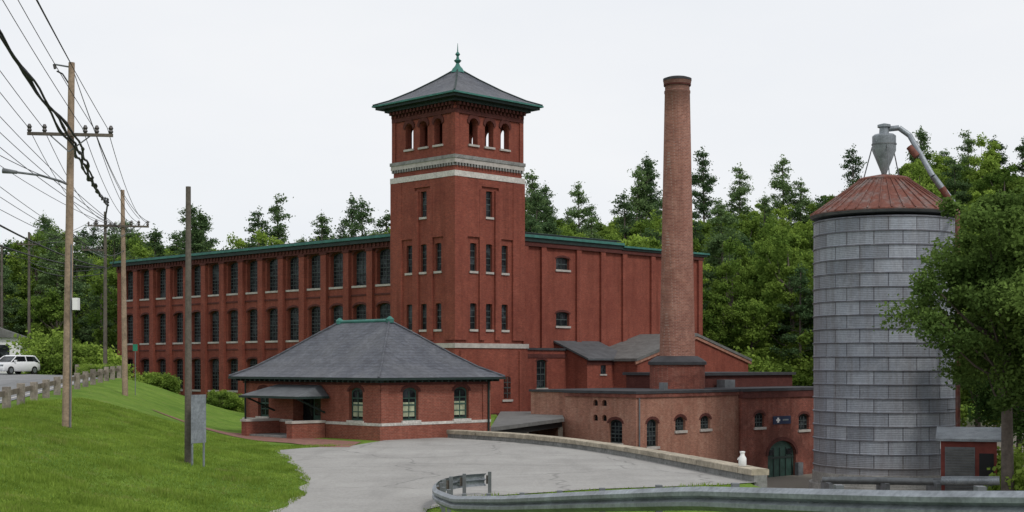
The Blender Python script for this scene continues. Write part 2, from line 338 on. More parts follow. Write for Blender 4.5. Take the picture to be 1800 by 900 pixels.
# tower
mb=MB(); W=7.0; mb.box(0,W,0,W,-5,23.45,'brick'); tw=mb.build('tower_walls')
c1=MB(); c1.box(.55,W-.55,.55,W-.55,19.9,23.2,'brick'); cut(tw,c1)
cols=[1.85,3.5,5.15]
c1=MB(); FL=Fm('L',0); FRr=Fm('R',0)
for a in cols: c1.prism(arch(a,.9,20.2,22.15,.45,12),FL,-.5,W+.5,'brick')
cut(tw,c1)
c1=MB()
for a in cols: c1.prism(arch(a,.9,20.2,22.15,.45,12),FRr,-.5,W+.5,'brick')
cut(tw,c1)
c1=MB(); sl=[]
for fc in'LR':
    for a in cols:
        for z0,z1 in((10.75,12.85),(6.4,8.35)): sl.append((fc,a,z0,z1))
    sl.append((fc,3.5,14.9,16.85))
sl.append(('R',5.1,1.1,2.95))
for fc,a,z0,z1 in sl: c1.prism(arch(a,.66,z0,z1,.05),Fm(fc,0),-.3,.3,'brick')
cut(tw,c1); tw.parent=mill
for fc,a,z0,z1 in sl[:-1]: window(mill,fc,0,a,.66,z0,z1,.05,1,4,dep=.28,fw=.07,t=.05,lint=None)
mb=MB()
mb.box(-.18,1.1,-.18,1.1,5.6,17.7,'brick'); mb.box(W-1.1,W+.18,-.18,1.1,5.6,17.7,'brick'); mb.box(-.18,1.1,W-1.1,W+.18,5.6,17.7,'brick')
for ff in(FL,FRr):
    for a in(2.67,4.32): fbox(mb,ff,a-.3,a+.3,-.17,.05,5.6,16.9,'brick')
    fbox(mb,ff,1.1,W-1.1,-.15,.05,17.15,17.7,'brick')
    fbox(mb,ff,1.1,2.6,-.145,.05,13.3,17.15,'brick') ; fbox(mb,ff,4.4,W-1.1,-.145,.05,13.3,17.15,'brick')
    fbox(mb,ff,-.1,W+.1,-.12,.05,22.4,22.72,'brickd')
    for a in cols:
        A=arch(a,1.3,21.1,22.5,.65,12)[2:];B=arch(a,.94,21.1,22.17,.46,12)[2:]
        for i in range(len(A)-1): mb.prism([A[i],A[i+1],B[i+1],B[i]],ff,-.09,.03,'brickd')
        fbox(mb,ff,a-.55,a+.55,-.12,.2,20.05,20.2,'stone')
    for i in range(18):
        a=.15+i*.4; fbox(mb,ff,a-.08,a+.12,-.4,.02,22.95,23.4,'brickd')
        fbox(mb,ff,a-.06,a+.1,-.2,.02,22.7,22.95,'brickd')
    for i in range(24):
        a=.0+i*.3; fbox(mb,ff,a,a+.15,-.16,.02,18.5,18.72,'stoneg')
for k in range(3):
    cx,cy=[(-.1,-.1),(W-.3,-.1),(-.1,W-.3)][k]; mb.box(cx,cx+.4,cy,cy+.4,19.3,22.9,'brick')
mb.box(-.22,W+.22,-.22,W+.22,19.05,19.3,'stoneg'); mb.box(-.16,W+.16,-.16,W+.16,18.72,19.05,'stone')
mb.box(-.2,W+.2,-.2,W+.2,17.7,18.12,'white')
mb.box(-.32,W+.32,-.32,W+.32,-5,5.0,'brick'); mb.box(-.4,W+.4,-.4,W+.4,5.0,5.35,'stone')
mb.box(-.45,W+.45,-.45,W+.45,-.2,.1,'brickd')
for a in(.5,6.7): fbox(mb,Fm('R',-.32),a-.35,a+.35,-.1,0,.1,4.8,'brick')
mb.build('tower_trim',mill)
window(mill,'R',-.32,5.1,.9,1.1,2.95,.12,2,4,dep=.1,fw=.08,lint=None)
def hiproof(mb,x0,x1,y0,y1,prof,k):
    rings=[[(x0+i,y0+i,z),(x1-i,y0+i,z),(x1-i,y1-i,z),(x0+i,y1-i,z)] for i,z in prof]
    vs=[p for r in rings for p in r]; fs=[]
    for j in range(len(rings)-1):
        for i in range(4): fs.append((j*4+i,j*4+(i+1)%4,(j+1)*4+(i+1)%4,(j+1)*4+i))
    n=len(rings)-1; fs.append((n*4,n*4+1,n*4+2,n*4+3)); fs.append((3,2,1,0)); mb.add(vs,fs,k)
mb=MB(); hiproof(mb,-1.15,W+1.15,-1.15,W+1.15,[(0,23.75),(.9,24.1),(2.2,24.85),(3.5,25.75),(4.55,26.55)],'slate')
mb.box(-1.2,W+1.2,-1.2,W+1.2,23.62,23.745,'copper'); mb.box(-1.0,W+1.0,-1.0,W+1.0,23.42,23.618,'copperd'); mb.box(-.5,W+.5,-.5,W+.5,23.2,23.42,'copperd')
c=3.5
for sx,sy in((-1,-1),(1,-1),(-1,1),(1,1)):
    pr=[(4.65,23.78),(3.75,24.13),(2.45,24.88),(1.15,25.78),(.1,26.6)]
    mb.path([(c+sx*r,c+sy*r,z) for r,z in pr],.07,'copperd',6)
mb.build('tower_roof',mill)
mb=MB(); mb.lathe([(.55,26.3),(.42,26.6),(.2,26.85),(.12,27.05),(.3,27.25),(.12,27.4),(.09,27.6),(.2,27.75),(.05,27.95),(.015,28.6)],'copper',12,(c,c)); mb.build('finial',mill,smooth=True)
mb=MB(); mb.box(7,15.4,.8,2.2,-5,4.9,'brick'); ax=mb.build('annex_walls'); cm=MB(); cm.prism(arch(10.06,1.15,1.9,4.15,.15),Fm('R',.8),-.3,.3,'brick'); cut(ax,cm); ax.parent=mill
window(mill,'R',.8,10.06,1.15,1.9,4.15,.15,2,4,dep=.25,fr='doorg',mk='muntin')
mb=MB(); mb.box(7.45,15.5,.68,2.3,4.9,5.08,'roofd'); mb.box(13,15.5,.66,2.25,4.55,4.895,'brickd')
mb.box(7.42,12.85,.74,.8,4.3,4.6,'brickd')
mb.box(12.9,18,-1.5,2.1,-5,4.1,'brick'); mb.box(12.85,18,-1.56,-1.5,3.75,4.09,'brickd')
mb.add([(12.7,-1.8,4.1),(18.2,-1.8,4.1),(18.2,2.1,5.6),(12.7,2.1,5.6),(12.7,-1.8,4.25),(18.2,-1.8,4.25),(18.2,2.1,5.75),(12.7,2.1,5.75)],[(3,2,1,0),(4,5,6,7),(0,1,5,4),(1,2,6,5),(2,3,7,6),(3,0,4,7)],'roofg')
mb.add([(12.91,-1.5,4.1),(12.91,2.05,5.55),(12.91,2.05,4.1)],[(0,1,2)],'brick')
fbox(mb,Fm('R',-1.5),14.5,15.1,-.03,.1,3.0,3.7,'glass'); fbox(mb,Fm('R',-1.5),14.4,15.2,-.08,.1,2.88,3.0,'stone')
Fg=Fm('R',-4); mb.prism([(16.1,-5),(31.1,-5),(31.1,4.1),(23.6,6.15),(16.1,4.1)],Fg,0,6.1,'brick')
for s in(-1,1):
    a0=23.6+s*7.8
    mb.prism([(23.6,6.16),(a0,4.03),(a0,4.25),(23.6,6.38)],Fg,-.2,6.1,'roofl')
    mb.prism([(23.6,5.9),(a0,3.78),(a0,4.02),(23.6,6.14)],Fg,-.14,-.002,'brickp')
mb.build('annex_blocks',mill)
# ------------------------------------------------------------ GATEHOUSE
gh=empty('brick_gatehouse',(-6.53,70.4,0),R45)
mb=MB(); mb.box(0,7.5,0,11.7,-.5,3.2,'brickg'); wb=mb.build('walls'); cm=MB()
gw=[('R',2.0,1.05,.95,2.62),('R',5.5,1.05,.95,2.62),('L',1.9,1.1,.95,2.62),('L',9.9,1.0,.95,2.5)]
for fc,a,w,z0,z1 in gw: cm.prism(arch(a,w,z0,z1,.22),Fm(fc,0),-.3,.3,'brick')
cm.prism(arch(6.0,2.4,.05,2.45,.1),Fm('L',0),-.3,.8,'brick')
cut(wb,cm); wb.parent=gh
for i,(fc,a,w,z0,z1) in enumerate(gw): window(gh,fc,0,a,w,z0,z1,.22,2,4,dep=.26,t=.05,fw=.1,sill='white',lint='brickd',fr='doorg',mk='doorg',curtain=(i in(0,1,2)))
mb=MB(); FL=Fm('L',0);FRr=Fm('R',0)
for a0,a1 in((-.08,4.8),(7.2,11.78)): fbox(mb,FL,a0,a1,-.08,.02,.72,.86,'white'); fbox(mb,FL,a0+.02,a1,-.055,.02,-.3,.72,'brickg')
fbox(mb,FRr,-.055,7.58,-.08,.02,.72,.86,'white'); fbox(mb,FRr,-.04,7.56,-.055,.02,-.3,.72,'brickg')
fbox(mb,FL,5.2,6.2,.6,.7,.05,2.3,'doorg'); fbox(mb,FL,5.35,6.05,.57,.6,1.1,2.1,'glass'); fbox(mb,FL,6.3,7.1,.6,.7,.6,2.3,'glass')
fbox(mb,FL,-.06,11.76,-.06,.02,2.75,3.15,'brickd'); fbox(mb,FRr,-.045,7.56,-.06,.02,2.75,3.15,'brickd')
fbox(mb,FL,-.07,.5,-.065,.02,.861,2.75,'brickg'); fbox(mb,FRr,-.064,.5,-.07,.02,.861,2.75,'brickg'); fbox(mb,FRr,7.0,7.57,-.07,.02,.861,2.75,'brickg')
fbox(mb,FL,4.3,4.75,-2.2,-.09,-.3,.78,'brickg'); fbox(mb,FL,4.25,4.8,-2.25,-.09,.78,.9,'stone')
fbox(mb,FL,8.3,8.75,-2.2,-.09,-.3,.78,'brickg'); fbox(mb,FL,8.25,8.8,-2.25,-.09,.78,.9,'stone')
fbox(mb,FL,4.76,8.29,-2.0,-.09,-.2,.12,'stoneg')
mb.build('trim',gh)
mb=MB()
def q(a,d,z): return (d,a,z)
A0,A1=4.2,9.0
vs=[q(A0-.2,-2.0,2.15),q(A1+.2,-2.0,2.15),q(A1-.5,-.08,2.72),q(A0+.5,-.08,2.72),q(A0-.2,-.08,2.15),q(A1+.2,-.08,2.15)]
mb.add(vs,[(0,1,2,3),(0,3,4),(1,5,2),(0,4,5,1),(4,3,2,5)],'roofg'); mb.box(-2.05,-.09,A0-.25,A1+.25,2.03,2.145,'copperd')
for a in(A0+.2,A1-.2):
    mb.tube((-1.8,a,2.03),(-.05,a,1.3),.05,.05,'copperd',6)
mb.build('awning',gh)
mb=MB(); o=.6
hiproof(mb,-o,7.5+o,-o,11.7+o,[(0,3.12),(1.0,3.62),(2.0,4.32),(3.2,5.25),(4.33,6.08)],'slate'); mb.box(-o-.04,7.5+o+.04,-o-.04,11.7+o+.04,3.0,3.11,'copperd'); 
rp=[(4.35,3.15),(3.35,3.65),(2.35,4.35),(1.15,5.28),(.02,6.12)]
for sx in(-1,1):
    for sy,cy in((-1,3.75),(1,7.95)): mb.path([(3.75+sx*r,cy+sy*r,z) for r,z in rp],.06,'slate',6)
mb.tube((3.75,3.6,6.12),(3.75,8.1,6.12),.1,.1,'copper',8)
for y in(3.7,8.0): mb.lathe([(.2,6.0),(.22,6.2),(.05,6.35)],'copper',8,(3.75,y))
mb.build('roof',gh)
mb=MB(); 
for a in np.arange(-.4,12,.45): fbox(mb,FL,a,a+.09,-.5,-.075,2.88,3.0,'copperd')
for a in np.arange(-.4,8,.45): fbox(mb,FRr,a,a+.09,-.5,-.075,2.885,3.0,'copperd')
mb.tube((-.14,11.4,0),(-.14,11.4,3.0),.05,.05,'copperd',8); mb.tube((7.35,-.14,0),(7.35,-.14,3.0),.05,.05,'copperd',8)
mb.build('rafter_tails',gh)
mb=MB(); mb.lathe([(.2,.0),(.26,.55),(.28,.6),(.2,.66),(.05,.7)],'blue',14); bn=mb.build('waste_bin',smooth=True); bn.location=Matrix.Translation((-6.53,70.4,0))@Matrix.Rotation(R45,4,'Z')@Vector((-1.0,5.9,.13))
# ------------------------------------------------------------ LOW BUILDING
lb=empty('brick_boiler_house',(7.67,88,0),R45)
mb=MB(); mb.box(0,10.7,0,6.0,-5,1.95,'brickp'); wa=mb.build('walls'); cm=MB()
lw=[('R',1.6,1.1,-1.37,.35,.28,3,5),('R',4.41,1.05,-.46,.43,.25,3,3),('R',7.04,1.05,-.44,.43,.25,3,3),('L',1.67,1.1,-1.15,.33,.25,3,5)]
for fc,a,w,z0,z1,r,_,_ in lw: cm.prism(arch(a,w,z0,z1,r),Fm(fc,0),-.3,.3,'brick')
for a in(3.35,2.6):
    for z in(1.15,.2): cm.prism(arch(a,.4,z,z+.4,.2),Fm('L',0),-.3,.3,'brick')
cut(wa,cm); wa.parent=lb
for fc,a,w,z0,z1,r,n1,n2 in lw: window(lb,fc,0,a,w,z0,z1,r,n1,n2,dep=.27)
mb=MB()
for a in(3.35,2.6):
    for z in(1.15,.2): mb.prism(arch(a,.38,z+.01,z+.39,.19),Fm('L',0),.2,.29,'dark')
mb.build('vent_holes',lb)
mb=MB(); mb.box(10.7,23,-.25,6.0,-5,1.95,'bricke'); wc=mb.build('walls_east'); cm=MB()
lw=[('R',12.75,1.15,-.5,.5,.25,3,3),('R',18.1,1.3,-.84,.3,.25,3,3)]
Fe=Fm('R',-.25)
for fc,a,w,z0,z1,r,_,_ in lw: cm.prism(arch(a,w,z0,z1,r),Fe,-.3,.3,'brick')
cm.prism(arch(15.4,3.4,-4.1,-1.5,1.0,14),Fe,-.3,.3,'brick'); cut(wc,cm); wc.parent=lb
for fc,a,w,z0,z1,r,n1,n2 in lw: window(lb,fc,-.25,a,w,z0,z1,r,n1,n2,dep=.27)
mb=MB(); mb.prism(arch(15.4,3.38,-4.1,-1.51,1.0,14),Fe,.2,.29,'doorg')
for a in(13.9,14.65,15.38,16.1,16.85): fbox(mb,Fe,a-.035,a+.035,.15,.199,-4,-2.0,'frame')
fbox(mb,Fe,13.75,17.05,.14,.199,-2.75,-2.6,'frame')
for a in(14.3,16.5): fbox(mb,Fe,a-.3,a+.3,.13,.19,-2.5,-2.1,'glass')
A=arch(15.4,3.9,-2.6,-1.25,1.25,14)[2:];B=arch(15.4,3.4,-2.6,-1.5,1.0,14)[2:]
for i in range(len(A)-1): mb.prism([A[i],A[i+1],B[i+1],B[i]],Fe,-.05,.03,'brickd')
fbox(mb,Fe,16.9,17.5,-.35,-.05,-4,-3.1,'galvd')
mb.build('arched_door',lb)
mb=MB(); fbox(mb,Fe,14.3,16.4,-.06,-.005,-.35,.2,'signb')
fbox(mb,Fe,14.75,14.95,-.075,-.061,-.25,.1,'whitep'); fbox(mb,Fe,14.62,15.08,-.072,-.062,-.13,-.02,'whitep'); fbox(mb,Fe,15.4,16.1,-.07,-.061,-.12,-.02,'galv')
mb.build('wall_plaque',lb)
mb=MB(); mb.box(-.15,10.65,-.15,6.1,1.95,2.12,'roofd'); mb.box(-.1,10.65,-.1,6.0,1.72,1.948,'bricke')
mb.box(10.66,23.1,-.42,6.1,1.955,2.15,'roofd'); mb.box(10.66,23.0,-.36,5.9,1.5,1.953,'brickd')
mb.box(12,23,4,11,-5,3.0,'brickd'); mb.box(11.8,23.2,3.8,11.2,3.0,3.2,'roofd')
mb.box(3,12,6,12,-5,1.9,'brickp'); mb.box(2.9,11.9,6.15,12.1,1.9,2.05,'roofd')
mb.box(4.6,5.0,1.5,1.9,2.1,2.6,'galvd'); mb.box(13.2,14.4,3,3.7,2.1,2.7,'galvd')
fbox(mb,Fe,10.5,10.7,-.1,-.02,-4,1.45,'bricke')
mb.tube((.2,-.12,-4),(.2,-.12,1.7),.045,.045,'galvd',8)
mb.build('roof_trim',lb)
mb=MB()
def slab(pts,z0,z1,k):
    n=len(pts); vs=[(x,y,z0) for x,y in pts]+[(x,y,z1) for x,y in pts]
    mb.add(vs,[tuple(range(n-1,-1,-1)),tuple(range(n,2*n))]+[(i,(i+1)%n,(i+1)%n+n,i+n) for i in range(n)],k)
slab([at(862,77.5),at(992,91),at(985,104),at(880,104)],.12,.34,'roofl')
slab([at(866,78.2),at(988,91.6),at(983,103),at(884,103)],-.25,.118,'dark')  # dark slab painted in for the shade beneath the canopy
for px,d in((870,79),(925,84.5),(985,91.3),(960,102),(900,102)):
    x,y=at(px,d); mb.box(x-.15,x+.15,y-.15,y+.15,-4.2,-.24,'woodg')
slab([at(884,102),at(1000,102),at(1000,102.6),at(884,102.6)],-4.2,-.26,'brickd')
mb.build('loading_dock')
ch=empty('brick_chimney',(11.39,98,0)); mb=MB()
pr=[(1.24,1.9),(1.22,4.3)]
for i in range(12): z=4.3+i*(22.4-4.3)/11; pr.append((1.22-.35*(i/11),z))
pr+=[(.9,22.45),(.9,22.6),(.85,22.65),(.85,23.0),(.93,23.05),(.97,23.3)]
mb.lathe(pr,'brickc',36); mb.lathe([(.98,23.3),(.98,23.45),(.7,23.55),(.6,23.2)],'roofd',36); mb.lathe([(.93,22.95),(.945,23.05)],'brickd',36)
mb.lathe([(1.9,1.5),(1.9,3.75)],'bricke',16); mb.lathe([(2.02,3.75),(2.02,3.95),(1.75,4.15),(1.4,4.35)],'roofd',16)
mb.build('shaft',ch,smooth=True)
# ------------------------------------------------------------ parapet
pp=[(-3.15,73.1),(-1.6,71.3),(.25,68.9),(2.75,64.1),(4.85,58.1),(6.45,51.7),(7.3,48.2),(7.95,45.6)]
def resample(P,st):
    P=[Vector(p) for p in P]; out=[]
    Q=[P[0]]+P+[P[-1]]
    for i in range(len(P)-1):
        a,b,c,d=Q[i:i+4]; n=max(2,int((c-b).length/st))
        for k in range(n):
            t=k/n; out.append(.5*((2*b)+(c-a)*t+(2*a-5*b+4*c-d)*t*t+(-a+3*b-3*c+d)*t**3))
    out.append(P[-1]); return out
def sweep(mb,P,prof,k,zf,closed=True):
    n=len(P); m=len(prof); vs=[];fs=[]
    for i,p in enumerate(P):
        t=(P[min(i+1,n-1)]-P[max(i-1,0)]).normalized(); nn=Vector((-t.y,t.x)); z=zf(p.x,p.y)
        for o,h in prof: vs.append((p.x+nn.x*o,p.y+nn.y*o,z+h))
    for i in range(n-1):
        for j in range(m if closed else m-1): fs.append((i*m+j,i*m+(j+1)%m,(i+1)*m+(j+1)%m,(i+1)*m+j))
    if closed: fs+=[tuple(range(m)),tuple((n-1)*m+j for j in range(m-1,-1,-1))]
    mb.add(vs,fs,k)
rw=empty('stone_parapet_wall'); P=resample(pp,.6); z0=lambda x,y:0
mb=MB(); sweep(mb,P,[(-.2,-4.3),(.25,-4.3),(.25,.23),(-.2,.23)],'stoneg',z0); mb.build('wall',rw)
mb=MB()
for i in range(0,len(P)-2,3):
    seg=P[i:i+4]
    if len(seg)<2: continue
    e=(seg[-1]-seg[-2])*.06; seg=seg[:-1]+[seg[-1]-e]; dz=.015*math.sin(i*2.3)
    sweep(mb,seg,[(-.28,.232),(.33,.232),(.33,.41+dz),(.30,.43+dz),(-.25,.43+dz),(-.28,.41+dz)],'coping',z0)
mb.build('coping_stones',rw)
mb=MB(); x,y=7.6,46.9
mb.lathe([(.11,.43),(.13,.46),(.13,.7),(.07,.8),(.07,.86),(.09,.88),(.09,.92),(.02,.93)],'whitep',16,(x,y)); mb.tube((x-.13,y,.72),(x-.16,y,.64),.015,.015,'whitep',6)
mb.build('milk_can',smooth=True)
# ------------------------------------------------------------ silo
sx,sy=at(1554,88); si=empty('grain_silo',(sx,sy,0)); R=4.27; mb=MB()
z=-3.2; pr=[(R+.02,-3.5),(R+.02,-3.2)]
while z<13.0:
    pr+=[(R,z+.03),(R,z+.74),(R+.06,z+.76),(R+.06,z+.83)]; z+=.83
mb.lathe([p for p in pr if p[1]<13.15],'silo',72); mb.lathe([(R+.3,-4.3),(R+.3,-3.5)],'conc',48); mb.lathe([(R+.08,-3.499),(R+.08,-2.8)],'conc',72)
mb.build('shell',si,smooth=True)
mb=MB(); mb.lathe([(R+.22,12.95),(R+.22,13.02),(1.62,15.05),(1.5,15.05)],'rust',48); mb.lathe([(1.55,15.0),(1.62,15.05),(1.62,15.2),(1.45,15.3),(.4,15.5)],'rust',24)
for i in range(40):
    t=2*math.pi*i/40; c_,s_=math.cos(t),math.sin(t); mb.tube(((R+.22)*c_,(R+.22)*s_,13.05),(1.62*c_,1.62*s_,15.1),.05,.04,'rust',5)
mb.lathe([(R+.1,12.8),(R+.26,12.95)],'galvd',48)
mb.build('roof',si)
mb=MB(); mb.lathe([(.12,15.4),(.2,15.7),(.72,17.0),(.72,17.9),(.6,18.0),(.3,18.05),(.28,18.4),(.4,18.45),(.4,18.6),(.05,18.7)],'galv',24)
mb.lathe([(.76,17.35),(.76,17.43)],'galvd',24)
for t in(0.5,2.6,4.7): mb.tube((.74*math.cos(t),.74*math.sin(t),17.3),(1.35*math.cos(t),1.35*math.sin(t),15.1),.035,.035,'galvd',6)
mb.build('cyclone',si,smooth=True)
def loc(px,d,py): x,y,z=at(px,d,py); return (x-sx,y-sy,z)
mb=MB(); pts=[(.3,0,18.35),(.9,-.1,18.4),(1.5,-.3,17.9),loc(1640,86,310),loc(1672,86,352),loc(1681,86,368)]
mb.path(pts[:4],.17,'galv',12); mb.path(pts[3:],.19,'galv',12); mb.tube(loc(1598,86.6,258),loc(1612,86.4,275),.2,.2,'rust',12); mb.tube(loc(1655,86,330),loc(1676,86,360),.205,.205,'rust',12)
mb.path([loc(1681,86,368),loc(1683,83.4,378),loc(1684,83.4,840)],.14,'rust',10)
for py in(420,520,620,720): mb.tube(loc(1684,83.4,py),loc(1655,86.5,py),.04,.04,'galvd',6)
mb.build('conveyor_pipe',si,smooth=True)
sh=empty('feed_shed',(*at(1703,73),-4),math.radians(-18)); mb=MB()
mb.box(-1.35,1.35,-1.2,1.2,0,3.9,'redbox'); mb.add([(-1.6,-1.5,3.9),(1.7,-1.5,3.9),(1.7,1.3,4.4),(-1.6,1.3,4.4),(-1.6,-1.5,4.02),(1.7,-1.5,4.02),(1.7,1.3,4.52),(-1.6,1.3,4.52)],[(3,2,1,0),(4,5,6,7),(0,1,5,4),(1,2,6,5),(2,3,7,6),(3,0,4,7)],'galv')
mb.box(-1.15,.3,-1.24,-1.201,1.2,3.6,'galvd')
for i in range(17): mb.box(-1.1,.25,-1.27,-1.241,1.25+i*.135,1.33+i*.135,'roofl')
mb.box(.5,1.2,-1.24,-1.201,.2,3.3,'black'); mb.box(-1.39,-1.351,-1.2,1.2,3.5,3.89,'whitep')
mb.build('body',sh)
mb=MB()
for k,(d,py) in enumerate(((70,843),(71.5,846),(73,842))):
    mb.tube(at(1445+k*15,d,py),at(1640+k*15,d-1,py+3),.13,.13,'galvd',10)
mb.tube(at(1655,69,845),at(1757,68,845),.22,.22,'galv',12)
for px in(1460,1560,1650,1740): x,y,z=at(px,70,850); mb.box(x-.1,x+.1,y-.1,y+1.8,-4.2,z,'galvd')
mb.build('stacked_pipes',smooth=True)
# ------------------------------------------------------------ guardrails
gr=empty('steel_guardrail'); gp=[(-.75,41.2),(-1.5,40.4),(-1.95,38.8),(-1.98,36.8),(-1.7,34.8),(-.95,31.6),(.4,27.4),(1.75,23.4),(3.3,19.8),(5.3,16.4),(8.1,13.5),(14,11.3),(24,10.2),(45,9.8)]
P=resample(gp,.5); prof=[(0,.0),(-.025,.02),(-.085,.06),(-.085,.115),(-.01,.155),(-.085,.195),(-.085,.25),(-.025,.29),(0,.31)]
prof=[(o,h*1.15+.28) for o,h in prof]
mb=MB(); sweep(mb,P,prof+[(o+.012,h) for o,h in reversed(prof)],'galv',ground); mb.build('w_beam',gr,smooth=True)
mb=MB(); last=None
for i,p in enumerate(P[:-1]):
    if last is None or (p-last).length>(1.0 if p.y>34 else 1.9):
        last=p; t=(P[i+1]-p).normalized(); n=Vector((-t.y,t.x)); q_=p+n*.16; z=ground(q_.x,q_.y)
        x,y=q_.x,q_.y; mb.box(x-.05,x+.05,y-.08,y+.08,z-.3,z+.69,'galvd')
        q2=p+n*.07; mb.box(q2.x-.045,q2.x+.045,q2.y-.045,q2.y+.045,z+.34,z+.58,'woodg')
mb.build('posts',gr)
mb=MB()
for i in range(4,len(P)-2,8):
    p=P[i]; t=(P[i+1]-P[i]).normalized(); n=Vector((-t.y,t.x)); z=ground(p.x,p.y)
    mb.tube((p.x-n.x*.005,p.y-n.y*.005,z+.458),(p.x-n.x*.03,p.y-n.y*.03,z+.458),.02,.02,'galvd',8)
mb.build('bolts',gr)
g2=empty('wooden_guardrail'); P=resample([(rX(y),y) for y in(12,30,45,57,70,85,96)]+[(-28.3,102),(-31,108),(-35,114)],1.2)
mb=MB(); sweep(mb,P,[(-.1,.50),(-.02,.50),(-.02,.72),(-.1,.72)],'woodrail',ground); mb.build('rail',g2)
mb=MB(); last=None
for i,p in enumerate(P):
    if last is None or (p-last).length>2.9:
        last=p; z=ground(p.x+.1,p.y); t=random.uniform(-.04,.04); mb.box(p.x-.0,p.x+.28,p.y-.14,p.y+.14,z-.4,z+.9+t,'woodpost')
mb.build('posts',g2,bevel=.025)
# ------------------------------------------------------------ utility poles
def pole(px,d,topy,r,lean=0,wood='wood',arms=(),z=None,name='utility_pole'):
    x,y=at(px,d); gz=ground(x,y)-.3 if z is None else z; tz=CZ+(640-topy)/2500*d
    e=empty(name,(x,y,0)); mb=MB()
    n=6; pts=[(lean*((k/n)),0,gz+(tz-gz)*k/n) for k in range(n+1)]
    for k in range(n): mb.tube(pts[k],pts[k+1],r*(1-.35*k/n),r*(1-.35*(k+1)/n),wood,14)
    mb.build('shaft',e,smooth=True)
    if arms:
        mb=MB()
        for py,half,yaw,off in arms:
            az=CZ+(640-py)/2500*d; lx=lean*(az-gz)/(tz-gz); c_,s_=math.cos(yaw),math.sin(yaw)
            a=(lx+off-half*c_, -half*s_-.2,az);b_=(lx+off+half*c_,half*s_-.2,az)
            mb.tube(a,b_,.075,.075,'woodg',4)
            mb.tube((lx+off-half*.5*c_,-half*.5*s_-.2,az),(lx,-.2,az-.6),.025,.025,'galvd',5); mb.tube((lx+off+half*.5*c_,half*.5*s_-.2,az),(lx,-.2,az-.6),.025,.025,'galvd',5)
            for t in(-.95,-.6,.35,.62,.95):
                mb.lathe([(.05,az+.06),(.09,az+.12),(.06,az+.18),(.09,az+.24),(.04,az+.34)],'ceramic',8,(lx+off+half*t*c_,half*t*s_-.2))
        mb.build('crossarm',e)
    return e,gz,tz
e1,_,_=pole(117,50,110,.165,lean=.18,arms=((238,1.45,.15,.05),))
mb=MB(); d=50; px0=at(117,50)[0]
def lp(px,py,dd=0): x,y,z=at(px,50+dd,py); return (x-px0,dd,z)
mb.path([lp(125,327),lp(105,318),lp(70,308),lp(30,303)],.04,'galvd',8)
mb.tube(lp(30,303),lp(5,300),.06,.1,'galvd',10)
mb.tube(lp(124,118),lp(95,113),.03,.03,'galvd',6); mb.tube(lp(95,113),lp(97,121),.05,.05,'ceramic',8)
mb.path([lp(100,125),lp(110,130),lp(123,150)],.03,'wire',6)
mb.box(lp(130,533)[0],lp(139,533)[0],-.2,.1,lp(130,545)[2],lp(130,524)[2],'whitep')
mb.tube((.16,-.12,1.5),(.2,-.1,8),.03,.03,'galvd',6)
mb.build('street_light_arm',e1,smooth=False)
pole(331,46,328,.125,wood='woodg')
pole(220,82,334,.17,lean=-.15,arms=((398,1.5,.25,.0),))
pole(185,115,372,.17,arms=((398,1.3,.3,.0),(440,.9,.3,-.9)),wood='woodg')
pole(51,145,408,.17,arms=((430,1.1,.3,0),),wood='woodg')
pole(3,150,430,.17,wood='woodg')
sgn=empty('traffic_sign',(*at(348,45.6),0),math.radians(62)); gz=ground(*at(348,45.6)); mb=MB()
for o in(-.28,.28):
    mb.box(o-.03,o+.03,-.02,.02,gz-.3,gz+2.25,'galv')
mb.box(-.36,.36,-.028,-.022,gz+.75,gz+2.3,'galv'); 
mb.build('sign_back',sgn)
x,y,z=at(234,84,611); mb=MB(); mb.box(x-.02,x+.26,y,y+.02,z-.2,z+.2,'signg'); mb.tube((x+.12,y+.03,ground(x,y)),(x+.12,y+.03,z+.2),.025,.025,'galvd',6); mb.build('street_sign')
cu=bpy.data.curves.new('power_lines','CURVE'); cu.dimensions='3D'; cu.bevel_depth=1; cu.bevel_resolution=1
def wire(a,b,sag,r,n=22,lump=0):
    if lump: n=60
    s=cu.splines.new('POLY'); s.points.add(n)
    for i in range(n+1):
        t=i/n; p=[a[k]+(b[k]-a[k])*t for k in range(3)]; p[2]-=4*sag*t*(1-t)
        if lump: p[2]+=.05*math.sin(i*1.3+lump); p[0]+=.04*math.sin(i*.9+lump*2)
        s.points[i].co=(*p,1); s.points[i].radius=r*(1.6 if lump and i%7==3 else 1)
P1x,P1y=at(120,50); P3x,P3y=at(215,82); P4x,P4y=at(184,115)
a1=at(125,50,238)[2]+.25; a3=at(215,82,398)[2]+.25; a4=at(184,115,398)[2]+.25
for k,o in enumerate((-1.38,-.87,.5,.9,1.38)):
    r=.013
    wire((P1x+o,50,a1),(P1x+o*1.2+4.7,6,a1+9),.9,r)
    wire((P1x+o,50,a1),(P3x+o,82,a3),.7,r)
    wire((P3x+o,82,a3),(P4x+o,115,a4),.6,.016)
    wire((P4x+o,115,a4),(at(51,145)[0]+o,145,at(51,145,430)[2]+.2),.5,.016)
tz=at(127,50,112)[2]
wire((P1x+.1,50,tz),(P1x+3.6,6,tz+12),.6,.014); wire((P1x+.1,50,tz),(at(218,82)[0]+.9,82,at(215,82,385)[2]),.8,.014); wire((P1x+.1,50,tz),(P1x+5.6,6,tz+9),1.0,.014)
wire((P1x+.1,50,tz),(P3x+1.6,82,a3),1.2,.014)
zb=at(130,50,262)[2]
for k in range(3):
    wire((P1x+.25+.1*k,49.8,zb+.12*k),(P1x+5.0-.3*k,6,zb+9.7-.3*k),.9+.1*k,.04,lump=k+1)
    wire((P1x+.25+.1*k,49.8,zb+.12*k),(at(190,100)[0],100,at(190,100,350)[2]-.2*k),.45,.045,lump=k+1)
